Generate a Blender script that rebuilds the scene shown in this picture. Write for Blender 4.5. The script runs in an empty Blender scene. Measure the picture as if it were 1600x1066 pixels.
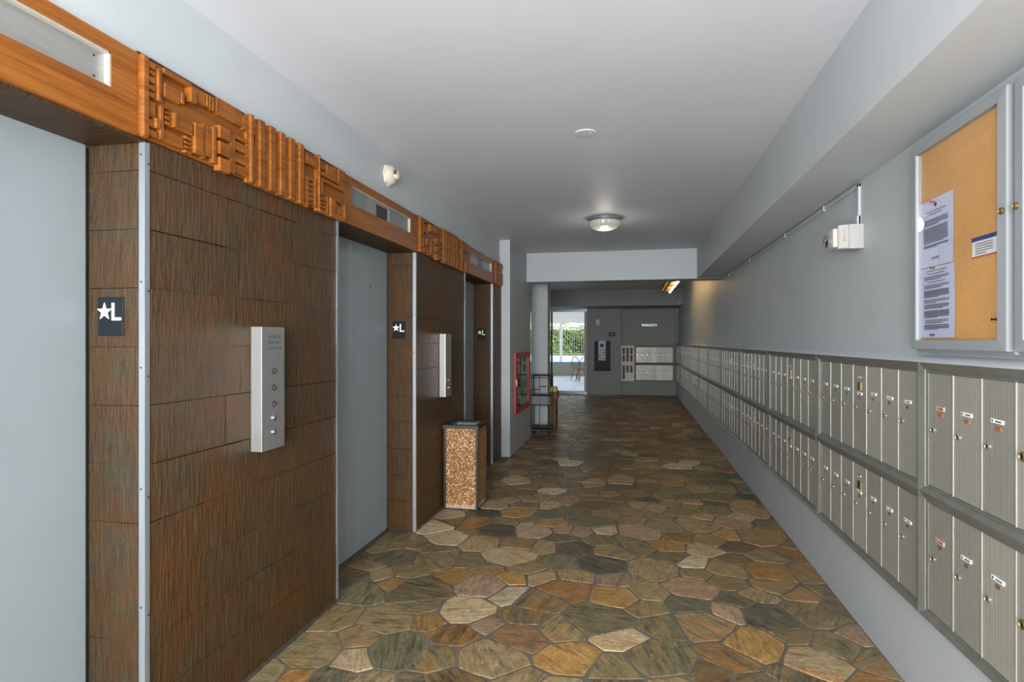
import bpy, bmesh, math, random
from math import sin, cos, pi, radians
from mathutils import Vector, Matrix
random.seed(7)
SC = bpy.context.scene
COL = SC.collection

# ------------------------------------------------------------------ camera, world, lights, exposure
cam_d = bpy.data.cameras.new('camera'); cam = bpy.data.objects.new('camera', cam_d); COL.objects.link(cam)
cam_d.sensor_width = 36; cam_d.lens = 900 / 1600 * 36; cam_d.clip_start = .05
cam.location = (0, 0, 1.45)
cam.rotation_euler = (radians(90), 0, math.atan(188 / 900))
SC.camera = cam
vs = SC.view_settings
vs.view_transform = 'Standard'; vs.look = 'None'; vs.gamma = 1; vs.use_curve_mapping = False; vs.exposure = 0.25

w = bpy.data.worlds.new('sky'); SC.world = w; w.use_nodes = True
bg = w.node_tree.nodes['Background']; bg.inputs[0].default_value = (.90, .95, 1.0, 1); bg.inputs[1].default_value = 2.8

def lamp(kind, name, loc, rot, power, col, **kw):
    d = bpy.data.lights.new(name, kind); d.energy = power; d.color = col
    for k, v in kw.items(): setattr(d, k, v)
    o = bpy.data.objects.new(name, d); COL.objects.link(o); o.location = loc; o.rotation_euler = rot
    return o
lamp('SUN', 'sun', (0, 30, 20), (radians(38), radians(-18), 0), 3.5, (1, .95, .86), angle=.01)
# added fill light behind the camera, tilted up to brighten ceiling and walls
lamp('AREA', 'rear_fill', (-.25, -2.1, 1.45), (radians(120), 0, 0), 450, (.95, .98, 1), shape='RECTANGLE', size=2.6, size_y=2.3)
# added fill light for the far lobby, set before its solid left wall
lamp('AREA', 'lobby_fill', (-4.1, 12.2, 1.5), (radians(90), 0, radians(-90)), 8, (.97, 1.0, .98), shape='RECTANGLE', size=4.5, size_y=2.0)

# ------------------------------------------------------------------ materials
def lin(c): return tuple((x / 255 / 12.92) if x / 255 <= .04045 else ((x / 255 + .055) / 1.055) ** 2.4 for x in c) + (1,)
class N:
    def __init__(s, name):
        s.m = bpy.data.materials.new(name); s.m.use_nodes = True; s.t = s.m.node_tree
        s.b = s.t.nodes['Principled BSDF']; s.out = s.t.nodes['Material Output']
    def n(s, typ, **kw):
        nd = s.t.nodes.new(typ)
        for k, v in kw.items():
            if k in ('blend_type', 'data_type', 'noise_dimensions', 'attribute_name', 'operation', 'rotation_type', 'feature', 'wave_type', 'bands_direction', 'distance', 'clamp_result'): setattr(nd, k, v)
            else: nd.inputs[k].default_value = v
        return nd
    def l(s, a, b): s.t.links.new(a, b)
    def coords(s, scale=(1, 1, 1), src='Object', rot=(0, 0, 0)):
        tc = s.n('ShaderNodeTexCoord'); mp = s.n('ShaderNodeMapping'); mp.inputs['Scale'].default_value = scale; mp.inputs['Rotation'].default_value = rot
        s.l(tc.outputs[src], mp.inputs[0]); return mp.outputs[0]
    def noise(s, vec, scale=5, detail=4, rough=.5):
        nd = s.n('ShaderNodeTexNoise', Scale=scale, Detail=detail, Roughness=rough); s.l(vec, nd.inputs['Vector']); return nd.outputs[0]
    def ramp(s, fac, stops):
        r = s.n('ShaderNodeValToRGB'); e = r.color_ramp.elements
        while len(e) < len(stops): e.new(.5)
        for i, (p, c) in enumerate(stops): e[i].position = p; e[i].color = c
        s.l(fac, r.inputs[0]); return r.outputs[0]
    def mix(s, fac, a, b, blend='MIX'):
        m = s.t.nodes.new('ShaderNodeMix'); m.data_type = 'RGBA'; m.blend_type = blend
        for sock, v in ((m.inputs[0], fac), (m.inputs[6], a), (m.inputs[7], b)):
            if hasattr(v, 'is_output'): s.l(v, sock)
            else: sock.default_value = v
        return m.outputs[2]
    def bump(s, h, strength=.3, dist=.01, prev=None):
        b = s.n('ShaderNodeBump', Strength=strength, Distance=dist); s.l(h, b.inputs['Height'])
        if prev is not None: s.l(prev, b.inputs['Normal'])
        s.l(b.outputs[0], s.b.inputs['Normal']); return b.outputs[0]
    def base(s, v):
        if hasattr(v, 'is_output'): s.l(v, s.b.inputs['Base Color'])
        else: s.b.inputs['Base Color'].default_value = v
    def set(s, **kw):
        for k, v in kw.items(): s.b.inputs[k.replace('_', ' ')].default_value = v
g1 = lambda v: (v, v, v, 1)

def paint(name, c, rough=.55, amt=.05, bump=.06):
    a = N(name); v = a.coords((1, 1, 1))
    f = a.noise(v, 1.3, 5, .6)
    hi = tuple(min(1, x * (1 + amt)) for x in lin(c)[:3]) + (1,); lo = tuple(x * (1 - amt) for x in lin(c)[:3]) + (1,)
    a.base(a.ramp(f, [(.3, lo), (.7, hi)])); a.set(Roughness=rough)
    a.bump(a.noise(v, 90, 3), bump, .004); return a.m
def plain(name, c, rough=.5, metal=0, spec=.5, emis=None, es=0, coat=0):
    a = N(name); a.base(lin(c)); a.set(Roughness=rough, Metallic=metal); a.b.inputs['Specular IOR Level'].default_value = spec
    a.b.inputs['Coat Weight'].default_value = coat
    if emis: a.b.inputs['Emission Color'].default_value = lin(emis); a.b.inputs['Emission Strength'].default_value = es
    return a.m
def metal(name, c, rough=.35, scale=(1, 1, 1), k=60, amt=.12, mtl=.9, bump=.08, vary=0):
    a = N(name); v = a.coords(scale); f = a.noise(v, k, 3, .6)
    hi = tuple(min(1, x * (1 + amt)) for x in lin(c)[:3]) + (1,); lo = tuple(x * (1 - amt) for x in lin(c)[:3]) + (1,)
    col = a.ramp(f, [(.35, lo), (.65, hi)])
    if vary:
        oi = a.n('ShaderNodeObjectInfo'); r = a.ramp(oi.outputs['Random'], [(0, g1(1 - vary)), (1, g1(1))])
        col = a.mix(1.0, col, r, 'MULTIPLY')
    a.base(col); a.set(Roughness=rough, Metallic=mtl); a.bump(f, bump, .002); return a.m

def wood(name, c0, c1, c2, rough=.33):
    a = N(name); oi = a.n('ShaderNodeObjectInfo')
    v = a.coords((1.2, .35, 9)); add = a.n('ShaderNodeVectorMath', operation='ADD')
    sc = a.n('ShaderNodeVectorMath', operation='SCALE'); sc.inputs[0].default_value = (3, 7, 5); a.l(oi.outputs['Random'], sc.inputs['Scale'])
    a.l(v, add.inputs[0]); a.l(sc.outputs[0], add.inputs[1])
    f = a.noise(add.outputs[0], 6, 8, .62); f2 = a.noise(add.outputs[0], 40, 4, .6)
    col = a.ramp(f, [(.3, lin(c0)), (.5, lin(c1)), (.72, lin(c2))])
    col = a.mix(.35, col, a.ramp(f2, [(.35, g1(.45)), (.6, g1(1))]), 'MULTIPLY')
    r = a.ramp(oi.outputs['Random'], [(0, g1(.82)), (1, g1(1.0))]); col = a.mix(1, col, r, 'MULTIPLY')
    a.base(col); a.set(Roughness=rough); a.b.inputs['Specular IOR Level'].default_value = .3; a.b.inputs['Coat Weight'].default_value = .06; a.b.inputs['Coat Roughness'].default_value = .25
    a.bump(f2, .18, .003); return a.m

def barktile(name, sc, dk=.58, org_amt=.8, grn_amt=.6):
    a = N(name); v = a.coords(sc); w3 = a.coords((1, 1, 1))
    f = a.noise(v, 1, 6, .65); fine = a.noise(w3, 150, 3, .6); big = a.noise(w3, 1.6, 5, .65); mid = a.noise(w3, 9, 4, .6)
    streak = a.ramp(f, [(.25, lin((66, 48, 34))), (.45, lin((86, 62, 42))), (.62, lin((96, 71, 48))), (.82, lin((112, 90, 68)))])
    org = a.ramp(f, [(.25, lin((80, 50, 24))), (.5, lin((104, 65, 28))), (.8, lin((124, 80, 36)))])
    col = a.mix(a.ramp(big, [(.44, g1(0)), (.62, g1(org_amt))]), streak, org)
    grn = a.ramp(f, [(.3, lin((66, 60, 48))), (.7, lin((90, 82, 68)))])
    col = a.mix(a.ramp(mid, [(.45, g1(0)), (.68, g1(grn_amt))]), col, grn)
    oi = a.n('ShaderNodeObjectInfo'); r = a.ramp(oi.outputs['Random'], [(0, g1(.92)), (1, g1(1.0))])
    col = a.mix(1, col, r, 'MULTIPLY'); col = a.mix(1, col, (dk * 1.08, dk * 1.06, dk * .82, 1), 'MULTIPLY')
    a.base(col); a.set(Roughness=.42); a.b.inputs['Specular IOR Level'].default_value = .2
    nb = a.bump(f, .9, .014); nb = a.bump(mid, .4, .014, nb); a.bump(fine, .5, .004, nb); return a.m

def stone():
    a = N('flagstone'); at = a.n('ShaderNodeAttribute'); at.attribute_name = 'tint'; rn = a.n('ShaderNodeAttribute'); rn.attribute_name = 'rnd'
    sep = a.n('ShaderNodeSeparateColor'); a.l(rn.outputs['Color'], sep.inputs[0])
    tc = a.n('ShaderNodeTexCoord'); vr = a.n('ShaderNodeVectorRotate'); vr.rotation_type = 'Z_AXIS'
    mu = a.n('ShaderNodeMath', operation='MULTIPLY'); mu.inputs[1].default_value = 6.283; a.l(sep.outputs[0], mu.inputs[0])
    a.l(tc.outputs['Object'], vr.inputs['Vector']); a.l(mu.outputs[0], vr.inputs['Angle'])
    mp = a.n('ShaderNodeMapping'); mp.inputs['Scale'].default_value = (6, 44, 6); a.l(vr.outputs[0], mp.inputs[0])
    off = a.n('ShaderNodeVectorMath', operation='ADD'); a.l(mp.outputs[0], off.inputs[0]); s2 = a.n('ShaderNodeVectorMath', operation='SCALE'); a.l(rn.outputs['Color'], s2.inputs[0]); s2.inputs['Scale'].default_value = 30; a.l(s2.outputs[0], off.inputs[1])
    f = a.noise(off.outputs[0], 1.0, 6, .65)
    iso = a.noise(off.outputs[0], .55, 8, .75); fine = a.noise(tc.outputs['Object'], 48, 6, .75); blot = a.noise(tc.outputs['Object'], 16, 5, .7)
    col = a.mix(a.ramp(f, [(.40, g1(0)), (.70, g1(.75))]), at.outputs['Color'], a.mix(.45, at.outputs['Color'], lin((186, 152, 96))))
    dk = a.mix(1, col, lin((150, 135, 110)), 'MULTIPLY')
    col = a.mix(a.ramp(f, [(.28, g1(.85)), (.46, g1(0))]), col, dk)
    mp2 = a.n('ShaderNodeMapping'); mp2.inputs['Scale'].default_value = (9, 120, 9); a.l(vr.outputs[0], mp2.inputs[0])
    ln_ = a.noise(mp2.outputs[0], 1.0, 4, .6); col = a.mix(.6, col, a.ramp(ln_, [(.36, g1(.35)), (.46, g1(1)), (.66, g1(1.3))]), 'MULTIPLY')
    rust = a.mix(.75, col, lin((176, 112, 44)))
    th = a.n('ShaderNodeMath', operation='MULTIPLY'); a.l(a.ramp(iso, [(.48, g1(0)), (.6, g1(1))]), th.inputs[0]); a.l(sep.outputs[1], th.inputs[1])
    col = a.mix(th.outputs[0], col, rust)
    col = a.mix(.5, col, a.ramp(fine, [(.34, g1(.32)), (.56, g1(1.2))]), 'MULTIPLY')
    col = a.mix(.55, col, a.ramp(blot, [(.36, g1(.45)), (.5, g1(.95)), (.66, g1(1.35))]), 'MULTIPLY')
    a.base(col); a.set(Roughness=.42)
    a.l(a.ramp(iso, [(.3, g1(.3)), (.7, g1(.52))]), a.b.inputs['Roughness'])
    nb = a.bump(f, .35, .008); a.bump(fine, .3, .004, nb); return a.m

def aggregate():
    a = N('pebble_aggregate'); v = a.coords()
    vo = a.n('ShaderNodeTexVoronoi', Scale=85); a.l(v, vo.inputs['Vector'])
    sp = a.n('ShaderNodeSeparateColor'); a.l(vo.outputs['Color'], sp.inputs[0])
    col = a.ramp(sp.outputs[0], [(0, lin((112, 66, 30))), (.35, lin((158, 102, 48))), (.65, lin((190, 138, 76))), (.9, lin((226, 192, 138)))])
    col = a.mix(a.ramp(vo.outputs['Distance'], [(.35, g1(0)), (.6, g1(.8))]), col, lin((96, 62, 32)))
    sx = a.n('ShaderNodeSeparateXYZ'); a.l(v, sx.inputs[0]); nz = a.noise(v, 18, 4)
    ad = a.n('ShaderNodeMath', operation='MULTIPLY_ADD'); a.l(nz, ad.inputs[0]); ad.inputs[1].default_value = -.07; a.l(sx.outputs[2], ad.inputs[2])
    col = a.mix(a.ramp(ad.outputs[0], [(-0, g1(.5)), (.02, g1(0))]), col, lin((190, 176, 160)))   # scuffed, worn foot
    a.base(col); a.set(Roughness=.5); a.bump(vo.outputs['Distance'], -.6, .006); return a.m

def cork():
    a = N('cork'); v = a.coords(); f = a.noise(v, 220, 3, .7); b = a.noise(v, 3, 3)
    c = a.ramp(f, [(.3, lin((200, 142, 74))), (.7, lin((238, 184, 112)))]); c = a.mix(.3, c, a.ramp(b, [(.35, lin((196, 140, 80))), (.65, lin((236, 180, 106)))]), 'MIX')
    a.base(c); a.set(Roughness=.9); a.bump(f, .2, .002); return a.m

def pane(name, tint=(1, 1, 1, 1), base=.04, rough=0.0):
    m = bpy.data.materials.new(name); m.use_nodes = True; t = m.node_tree; t.nodes.clear()
    o = t.nodes.new('ShaderNodeOutputMaterial'); tr = t.nodes.new('ShaderNodeBsdfTransparent'); gl = t.nodes.new('ShaderNodeBsdfGlossy'); mx = t.nodes.new('ShaderNodeMixShader')
    tr.inputs[0].default_value = tint; gl.inputs['Roughness'].default_value = rough
    lw = t.nodes.new('ShaderNodeLayerWeight'); lw.inputs[0].default_value = .5; pw = t.nodes.new('ShaderNodeMath'); pw.operation = 'POWER'; pw.inputs[1].default_value = 5; fr = t.nodes.new('ShaderNodeMath'); fr.operation = 'MULTIPLY_ADD'; fr.inputs[1].default_value = .9; fr.inputs[2].default_value = base
    t.links.new(lw.outputs['Facing'], pw.inputs[0]); t.links.new(pw.outputs[0], fr.inputs[0]); t.links.new(fr.outputs[0], mx.inputs[0]); t.links.new(tr.outputs[0], mx.inputs[1]); t.links.new(gl.outputs[0], mx.inputs[2]); t.links.new(mx.outputs[0], o.inputs[0]); return m

def foliage():
    a = N('leaves'); at = a.n('ShaderNodeAttribute'); at.attribute_name = 'tint'
    a.l(at.outputs['Color'], a.b.inputs['Base Color']); a.set(Roughness=.5)
    a.b.inputs['Subsurface Weight'].default_value = 0; return a.m
def tilefloor():
    a = N('patio_paving'); v = a.coords(); br = a.n('ShaderNodeTexBrick', Scale=1); br.offset = 0
    br.inputs['Color1'].default_value = lin((176, 190, 212)); br.inputs['Color2'].default_value = lin((160, 178, 205)); br.inputs['Mortar'].default_value = lin((130, 140, 155))
    br.inputs['Mortar Size'].default_value = .012; br.inputs['Brick Width'].default_value = .6; br.inputs['Row Height'].default_value = .6; a.l(v, br.inputs['Vector'])
    a.base(a.mix(.4, br.outputs[0], a.ramp(a.noise(v, 3, 4), [(.35, lin((150, 160, 170))), (.65, lin((215, 214, 205)))]))); a.set(Roughness=.35); return a.m

M = dict(
    wall=paint('wall_paint', (176, 181, 183), .5), ceil=paint('ceiling_paint', (198, 199, 204), .55, .03),
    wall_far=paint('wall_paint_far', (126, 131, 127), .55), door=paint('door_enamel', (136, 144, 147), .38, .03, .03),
    pillar=paint('pillar_paint', (168, 173, 175), .5, .03), ledge=paint('ledge_paint', (205, 209, 214), .5, .03),
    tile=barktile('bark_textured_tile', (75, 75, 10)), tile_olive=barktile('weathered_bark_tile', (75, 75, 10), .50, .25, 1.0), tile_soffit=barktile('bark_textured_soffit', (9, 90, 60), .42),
    grout=plain('tile_grout', (58, 44, 32), .9),
    wood=wood('varnished_wood', (108, 56, 12), (138, 80, 24), (158, 98, 38)), woodc=wood('carved_wood', (106, 57, 16), (140, 80, 24), (158, 97, 36), .38),
    woodd=plain('dark_wood_edge', (78, 46, 26), .55),
    alu=metal('aluminium_trim', (168, 174, 180), .42, (1, 1, .05), 60, .06, .75), steel=metal('brushed_steel', (164, 164, 162), .35, (1, 1, .03), 220, .06, .7, .05),
    mbox=metal('mailbox_aluminium', (174, 171, 160), .42, (26, 1, .02), 6, .15, .35, .06, .28), mframe=metal('mailbox_frame', (124, 124, 117), .4, (1, 1, 1), 14, .1, .4, .03),
    mstrip=metal('mailbox_strip', (186, 184, 174), .4, (1, 1, 1), 10, .03, .4), rebate=plain('rebate_paint', (168, 164, 155), .6), white=plain('white_plastic', (158, 157, 153), .6),
    ivory=plain('ivory_plastic', (190, 183, 168), .5), dark=plain('dark_metal', (52, 54, 52), .4, .6), black=plain('black_plastic', (22, 24, 25), .5, 0, .25),
    sign=plain('sign_blue_black', (22, 28, 33), .6, 0, .2), signw=plain('sign_white', (236, 236, 230), .5), label=plain('label_paper', (240, 240, 238), .6), labelp=plain('label_salmon', (205, 160, 140), .6),
    ink=plain('ink', (70, 72, 80), .7), copper=plain('orange_window', (158, 92, 60), .5), copperd=plain('dull_window', (112, 88, 72), .5), brass=metal('brass', (150, 128, 84), .35, (1, 1, 1), 20, .1, .9),
    lock=metal('nickel_lock', (190, 184, 168), .25, (1, 1, 1), 30, .1, .9), lockd=plain('keyway', (32, 28, 24), .4), chrome=plain('chrome', (220, 220, 222), .12, 1),
    agg=aggregate(), bintrim=metal('bin_trim', (74, 72, 66), .4, (1, 1, 1), 25, .2, .8), liner=metal('bin_liner', (150, 152, 152), .4, (1, 1, 1), 12, .1, .7),
    cork=cork(), frame=paint('board_frame', (142, 146, 149), .4, .03, .02), framew=paint('board_rebate', (165, 168, 171), .45, .02, .02), glass=pane('clear_glass'), glassg=pane('greenish_glass', (.78, .88, .82, 1)),
    paper=plain('paper', (206, 212, 238), .7), hdr=plain('card_blue', (38, 66, 130), .6), redp=plain('red_plastic', (196, 30, 50), .35), greenp=plain('green_plastic', (20, 110, 60), .35),
    bluep=plain('blue_plastic', (24, 40, 110), .35), redpaint=plain('red_enamel', (176, 34, 42), .4), redtext=plain('red_text', (205, 60, 48), .5),
    stone=stone(), mortar=paint('mortar', (104, 94, 82), .85, .2, .4), sill=metal('sill_metal', (110, 106, 98), .45, (1, 1, 1), 30, .2, .7),
    display=plain('dark_display', (30, 34, 40), .25), plate=metal('indicator_plate', (176, 176, 172), .4, (1, .1, 1), 60, .05, .8), plateg=plain('indicator_grey', (112, 118, 116), .35),
    tube=plain('lit_tube', (255, 250, 235), .5, emis=(255, 208, 138), es=15), lampg=plain('lamp_glass', (150, 150, 144), .12, emis=(255, 248, 232), es=.13),
    fixture=plain('fixture_enamel', (128, 112, 80), .6), wire=plain('rack_wire', (48, 54, 56), .4, .5), rackp=plain('rack_panel', (120, 116, 114), .6), rackb=plain('rack_tray', (44, 50, 54), .5),
    oak=wood('stand_wood', (96, 66, 24), (128, 90, 36), (150, 112, 52)), yellow=plain('yellow_paper', (216, 200, 120), .7), chairw=plain('chair_wood', (74, 32, 16), .5),
    patio=tilefloor(), pool=paint('pool_wall', (112, 110, 96), .6, .08), bluetile=plain('blue_tile', (60, 120, 160), .25), water=plain('water', (60, 140, 170), .08), outwall=paint('garden_wall', (205, 208, 200), .6), fence=plain('fence_metal', (124, 128, 116), .6), leaf=foliage(),
    slab=paint('canopy_plaster', (214, 212, 204), .7, .03), cream=plain('cream_panel', (212, 208, 200), .45), slot=plain('slot_brown', (104, 88, 76), .7), silver=plain('silver_letter', (176, 180, 176), .3, .5),
    tall=plain('display_black', (26, 26, 22), .6, 0, .15), flyer=plain('flyer', (200, 206, 226), .6), flyerd=plain('flyer_dark', (48, 60, 84), .6), soil=plain('soil', (60, 50, 40), .9))

# ------------------------------------------------------------------ mesh helpers
class MB:
    def __init__(s): s.v = []; s.f = []
    def add(s, vs, fs):
        o = len(s.v); s.v += [tuple(p) for p in vs]; s.f += [tuple(i + o for i in f) for f in fs]; return s
    def box(s, x0, x1, y0, y1, z0, z1):
        return s.add([(x0, y0, z0), (x1, y0, z0), (x1, y1, z0), (x0, y1, z0), (x0, y0, z1), (x1, y0, z1), (x1, y1, z1), (x0, y1, z1)],
                     [(0, 3, 2, 1), (4, 5, 6, 7), (0, 1, 5, 4), (1, 2, 6, 5), (2, 3, 7, 6), (3, 0, 4, 7)])
    def lathe(s, prof, n=24, c=(0, 0, 0), axis='z'):
        # prof: (radius, height) from bottom to top
        vs = []; fs = []
        for (r, h) in prof:
            for k in range(n):
                a = 2 * pi * k / n; p = (r * cos(a), r * sin(a), h)
                if axis == 'x': p = (h, p[0], p[1])
                if axis == 'y': p = (p[0], -h, p[1])
                vs.append((p[0] + c[0], p[1] + c[1], p[2] + c[2]))
        for i in range(len(prof) - 1):
            for k in range(n):
                k2 = (k + 1) % n; fs.append((i * n + k, i * n + k2, (i + 1) * n + k2, (i + 1) * n + k))
        fs.append(tuple(reversed(range(n)))); fs.append(tuple((len(prof) - 1) * n + k for k in range(n)))
        return s.add(vs, fs)
    def tube(s, pts, r, n=8, closed=False):
        pts = [Vector(p) for p in pts]; vs = []; fs = []; m = len(pts); up = None
        for i, p in enumerate(pts):
            a = pts[i - 1] if (i or closed) else p; b = pts[(i + 1) % m] if (i < m - 1 or closed) else p
            d = (b - a).normalized()
            if up is None: up = Vector((0, 0, 1)) if abs(d.z) < .9 else Vector((1, 0, 0))
            x = d.cross(up).normalized(); y = x.cross(d).normalized(); up = y
            for k in range(n):
                t = 2 * pi * k / n; vs.append(p + (x * cos(t) + y * sin(t)) * r)
        rng = m if closed else m - 1
        for i in range(rng):
            for k in range(n):
                k2 = (k + 1) % n; j = (i + 1) % m; fs.append((i * n + k, i * n + k2, j * n + k2, j * n + k))
        if not closed: fs.append(tuple(reversed(range(n)))); fs.append(tuple((m - 1) * n + k for k in range(n)))
        return s.add(vs, fs)
    def prism(s, poly, d0, d1, plane='yz'):
        n = len(poly); vs = []
        for d in (d0, d1):
            for (a, b) in poly:
                vs.append({'yz': (d, a, b), 'xz': (a, d, b), 'xy': (a, b, d)}[plane])
        fs = [tuple(reversed(range(n))), tuple(range(n, 2 * n))] + [(i, (i + 1) % n, n + (i + 1) % n, n + i) for i in range(n)]
        return s.add(vs, fs)
    def mesh(s, name, mat, bevel=0, seg=1, smooth=False):
        me = bpy.data.meshes.new(name); me.from_pydata(s.v, [], s.f)
        bm = bmesh.new(); bm.from_mesh(me)
        bmesh.ops.recalc_face_normals(bm, faces=bm.faces)
        if bevel: bmesh.ops.bevel(bm, geom=[e for e in bm.edges if len(e.link_faces) == 2 and e.calc_face_angle(0) > .5], offset=bevel, segments=seg, profile=.7, affect='EDGES', clamp_overlap=True)
        bm.to_mesh(me); bm.free()
        me.materials.append(mat)
        if smooth:
            me.polygons.foreach_set('use_smooth', [True] * len(me.polygons))
            if hasattr(me, 'set_sharp_from_angle'): me.set_sharp_from_angle(angle=radians(35))
        return me
    def build(s, name, mat, parent=None, **kw): return put(name, s.mesh(name, mat, **kw), parent)
def put(name, me, parent=None, loc=(0, 0, 0), rz=0):
    o = bpy.data.objects.new(name, me); COL.objects.link(o); o.location = loc; o.rotation_euler = (0, 0, rz)
    if parent: o.parent = parent
    return o
def tag(o, label, cat, group=None, kind=None):
    o['label'] = label; o['category'] = cat
    if group: o['group'] = group
    if kind: o['kind'] = kind
    return o
def thing(name, label, cat, loc=(0, 0, 0), rz=0, group=None):
    return tag(put(name, None, None, loc, rz), label, cat, group)
def struct(name, mb, mat, **kw):
    o = mb.build(name, mat, **kw); o['kind'] = 'structure'; return o
def textmesh(s, size, mat, depth=.001):
    c = bpy.data.curves.new('lettering', 'FONT'); c.body = s; c.size = size; c.extrude = depth; c.align_x = 'CENTER'; c.align_y = 'CENTER'; c.resolution_u = 3
    o = bpy.data.objects.new('lettering', c); COL.objects.link(o); dg = bpy.context.evaluated_depsgraph_get(); dg.update()
    me = bpy.data.meshes.new_from_object(o.evaluated_get(dg)); bpy.data.objects.remove(o); me.materials.clear(); me.materials.append(mat); return me

# ------------------------------------------------------------------ room shell
XL, XR, H = -1.63, 1.195, 2.716
OPEN = [(.48, 1.65), (2.95, 4.13), (5.45, 6.59)]            # lift openings along the corridor
PANEL = [(-.85, .48), (1.65, 2.95), (4.13, 5.45), (6.59, 7.05)]
wl = MB().box(-2.4, XL, -4.2, 7.05, 2.125, H)
for a, b in PANEL: wl.box(-2.4, -1.626, a + .012, b - (.012 if b < 7 else 0), -.02, 2.125)
wl.box(-2.4, -1.95, -4.2, 7.05, -.02, 2.13); wl.box(-2.4, -1.626, -4.2, -.85, -.02, 2.13)
wall_left = struct('wall_left', wl, M['wall'])
core = MB()
for a, b in PANEL: core.box(-1.86, -1.622, a + .0105, b - .0105, 0, 2.124)
core.build('grout_bed', M['grout'], wall_left)
struct('wall_right', MB().box(XR, 1.5, -4.2, 15.9, 1.2, 2.8).box(1.137, 1.5, -4.2, 15.9, -.02, 1.366), M['wall'])
led = MB().prism([(1.122, 1.366), (1.122, 1.3685), (1.197, 1.393), (1.3, 1.393), (1.3, 1.366)], -4.2, 15.75, 'xz')
struct('trim_1', led, M['ledge'])
struct('ceiling', MB().box(-2.4, 1.5, -4.2, 8.3, H, 2.95).box(-4.4, 1.5, 8.3, 16.2, H, 2.95), M['ceil'])
struct('trim_2', MB().box(.863, 1.3, -4.2, 8.25, 2.305, H + .02), M['wall'])           # soffit running over the mailboxes
struct('trim_3', MB().box(-4.2, 1.3, 8.21, 8.53, 2.303, H + .02), M['pillar'])       # cross beam
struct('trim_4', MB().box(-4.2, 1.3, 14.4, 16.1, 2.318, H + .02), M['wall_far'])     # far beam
# wing wall after the lifts, with a recess for the hose cabinet
wc = MB(); wc.box(-4.2, -1.498, 7.05, 7.33, -.02, H + .01).box(-4.2, -1.498, 8.32, 8.531, -.02, H + .01)
wc.box(-4.2, -1.498, 7.33, 8.32, -.02, .51).box(-4.2, -1.498, 7.33, 8.32, 1.28, H + .01).box(-4.2, -1.64, 7.33, 8.32, .5, 1.3)
struct('wall_wing', wc, M['pillar'])
struct('wall_pillar', MB().box(-1.618, -1.348, 9.28, 9.6, -.02, H + .01), M['pillar'])
struct('wall_far_left', MB().box(-4.4, -4.2, 7.05, 16.2, -.02, 2.9), M['wall'])
wf = MB().box(-1.205, -.30, 15.70, 15.9, -.02, 2.33).box(-.30, 1.3, 15.83, 16.0, -.02, 2.33).box(-4.2, -3.3, 15.7, 15.9, -.02, 2.33).box(-4.2, 1.3, 15.9, 16.0, 2.3, 2.75)
wf.box(-4.2, -1.2, 15.7, 15.9, 2.35, 2.4)
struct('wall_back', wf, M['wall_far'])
struct('trim_5', MB().box(-.29, 1.12, 15.805, 15.835, 1.37, 2.28), M['wall_far'], bevel=.008)
struct('trim_6', MB().box(-1.200, -1.19, 15.694, 15.71, 0, 2.318).box(-.765, -.755, 15.692, 15.705, 1.33, 2.31), M['wall_far'])

# ------------------------------------------------------------------ flagstone floor
floor = struct('floor', MB().box(-2.0, 1.25, -4.2, 8.4, -.1, -.0035).box(-4.2, 1.25, 8.4, 15.9, -.1, -.0035), M['mortar'])
rs = random.Random(11)
def clip(poly, nx, ny, d):
    out = []; n = len(poly)
    for i in range(n):
        a, b = poly[i], poly[(i + 1) % n]; da = a[0] * nx + a[1] * ny - d; db = b[0] * nx + b[1] * ny - d
        if da <= 0: out.append(a)
        if (da < 0 < db) or (db < 0 < da):
            t = da / (da - db); out.append((a[0] + (b[0] - a[0]) * t, a[1] + (b[1] - a[1]) * t))
    return out
def inset(poly, g):
    n = len(poly); res = poly
    for i in range(n):
        a, b = poly[i], poly[(i + 1) % n]; ex, ey = b[0] - a[0], b[1] - a[1]; L = math.hypot(ex, ey)
        if L < 1e-6: continue
        nx, ny = ey / L, -ex / L; res = clip(res, nx, ny, a[0] * nx + a[1] * ny - g)
        if len(res) < 3: return []
    return res
def area(p): return .5 * sum(p[i][0] * p[(i + 1) % len(p)][1] - p[(i + 1) % len(p)][0] * p[i][1] for i in range(len(p)))
seeds = []
def cellkey(x, y): return (int(math.floor(x / .4)), int(math.floor(y / .4)))
grid = {}
tries = 0
while tries < 26000:
    tries += 1
    y = rs.uniform(-.4, 16.1); x = rs.uniform(-4.4 if y > 8.2 else -2.0, 1.35); r = rs.choice((.14, .17, .195, .225))
    k = cellkey(x, y); ok = True
    for i in (-1, 0, 1):
        for j in (-1, 0, 1):
            for (px, py, pr) in grid.get((k[0] + i, k[1] + j), ()):
                if (px - x) ** 2 + (py - y) ** 2 < (.5 * (r + pr) + .012) ** 2: ok = False; break
            if not ok: break
        if not ok: break
    if ok: grid.setdefault(k, []).append((x, y, r)); seeds.append((x, y, r))
PAL = [((134, 118, 86), 10), ((118, 108, 78), 10), ((152, 130, 94), 9), ((100, 96, 72), 9), ((90, 92, 72), 6), ((74, 78, 68), 4), ((56, 62, 60), 3.5), ((156, 120, 68), 5), ((136, 98, 52), 3.5),
       ((178, 160, 124), 5), ((156, 130, 106), 5), ((118, 90, 62), 4), ((190, 174, 144), 2.5), ((100, 80, 54), 4)]
def lane(y):  # how far left the paving runs at y
    for a, b in OPEN:
        if a + .02 < y < b - .02: return -1.86
    return -1.612
stones = []
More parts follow.
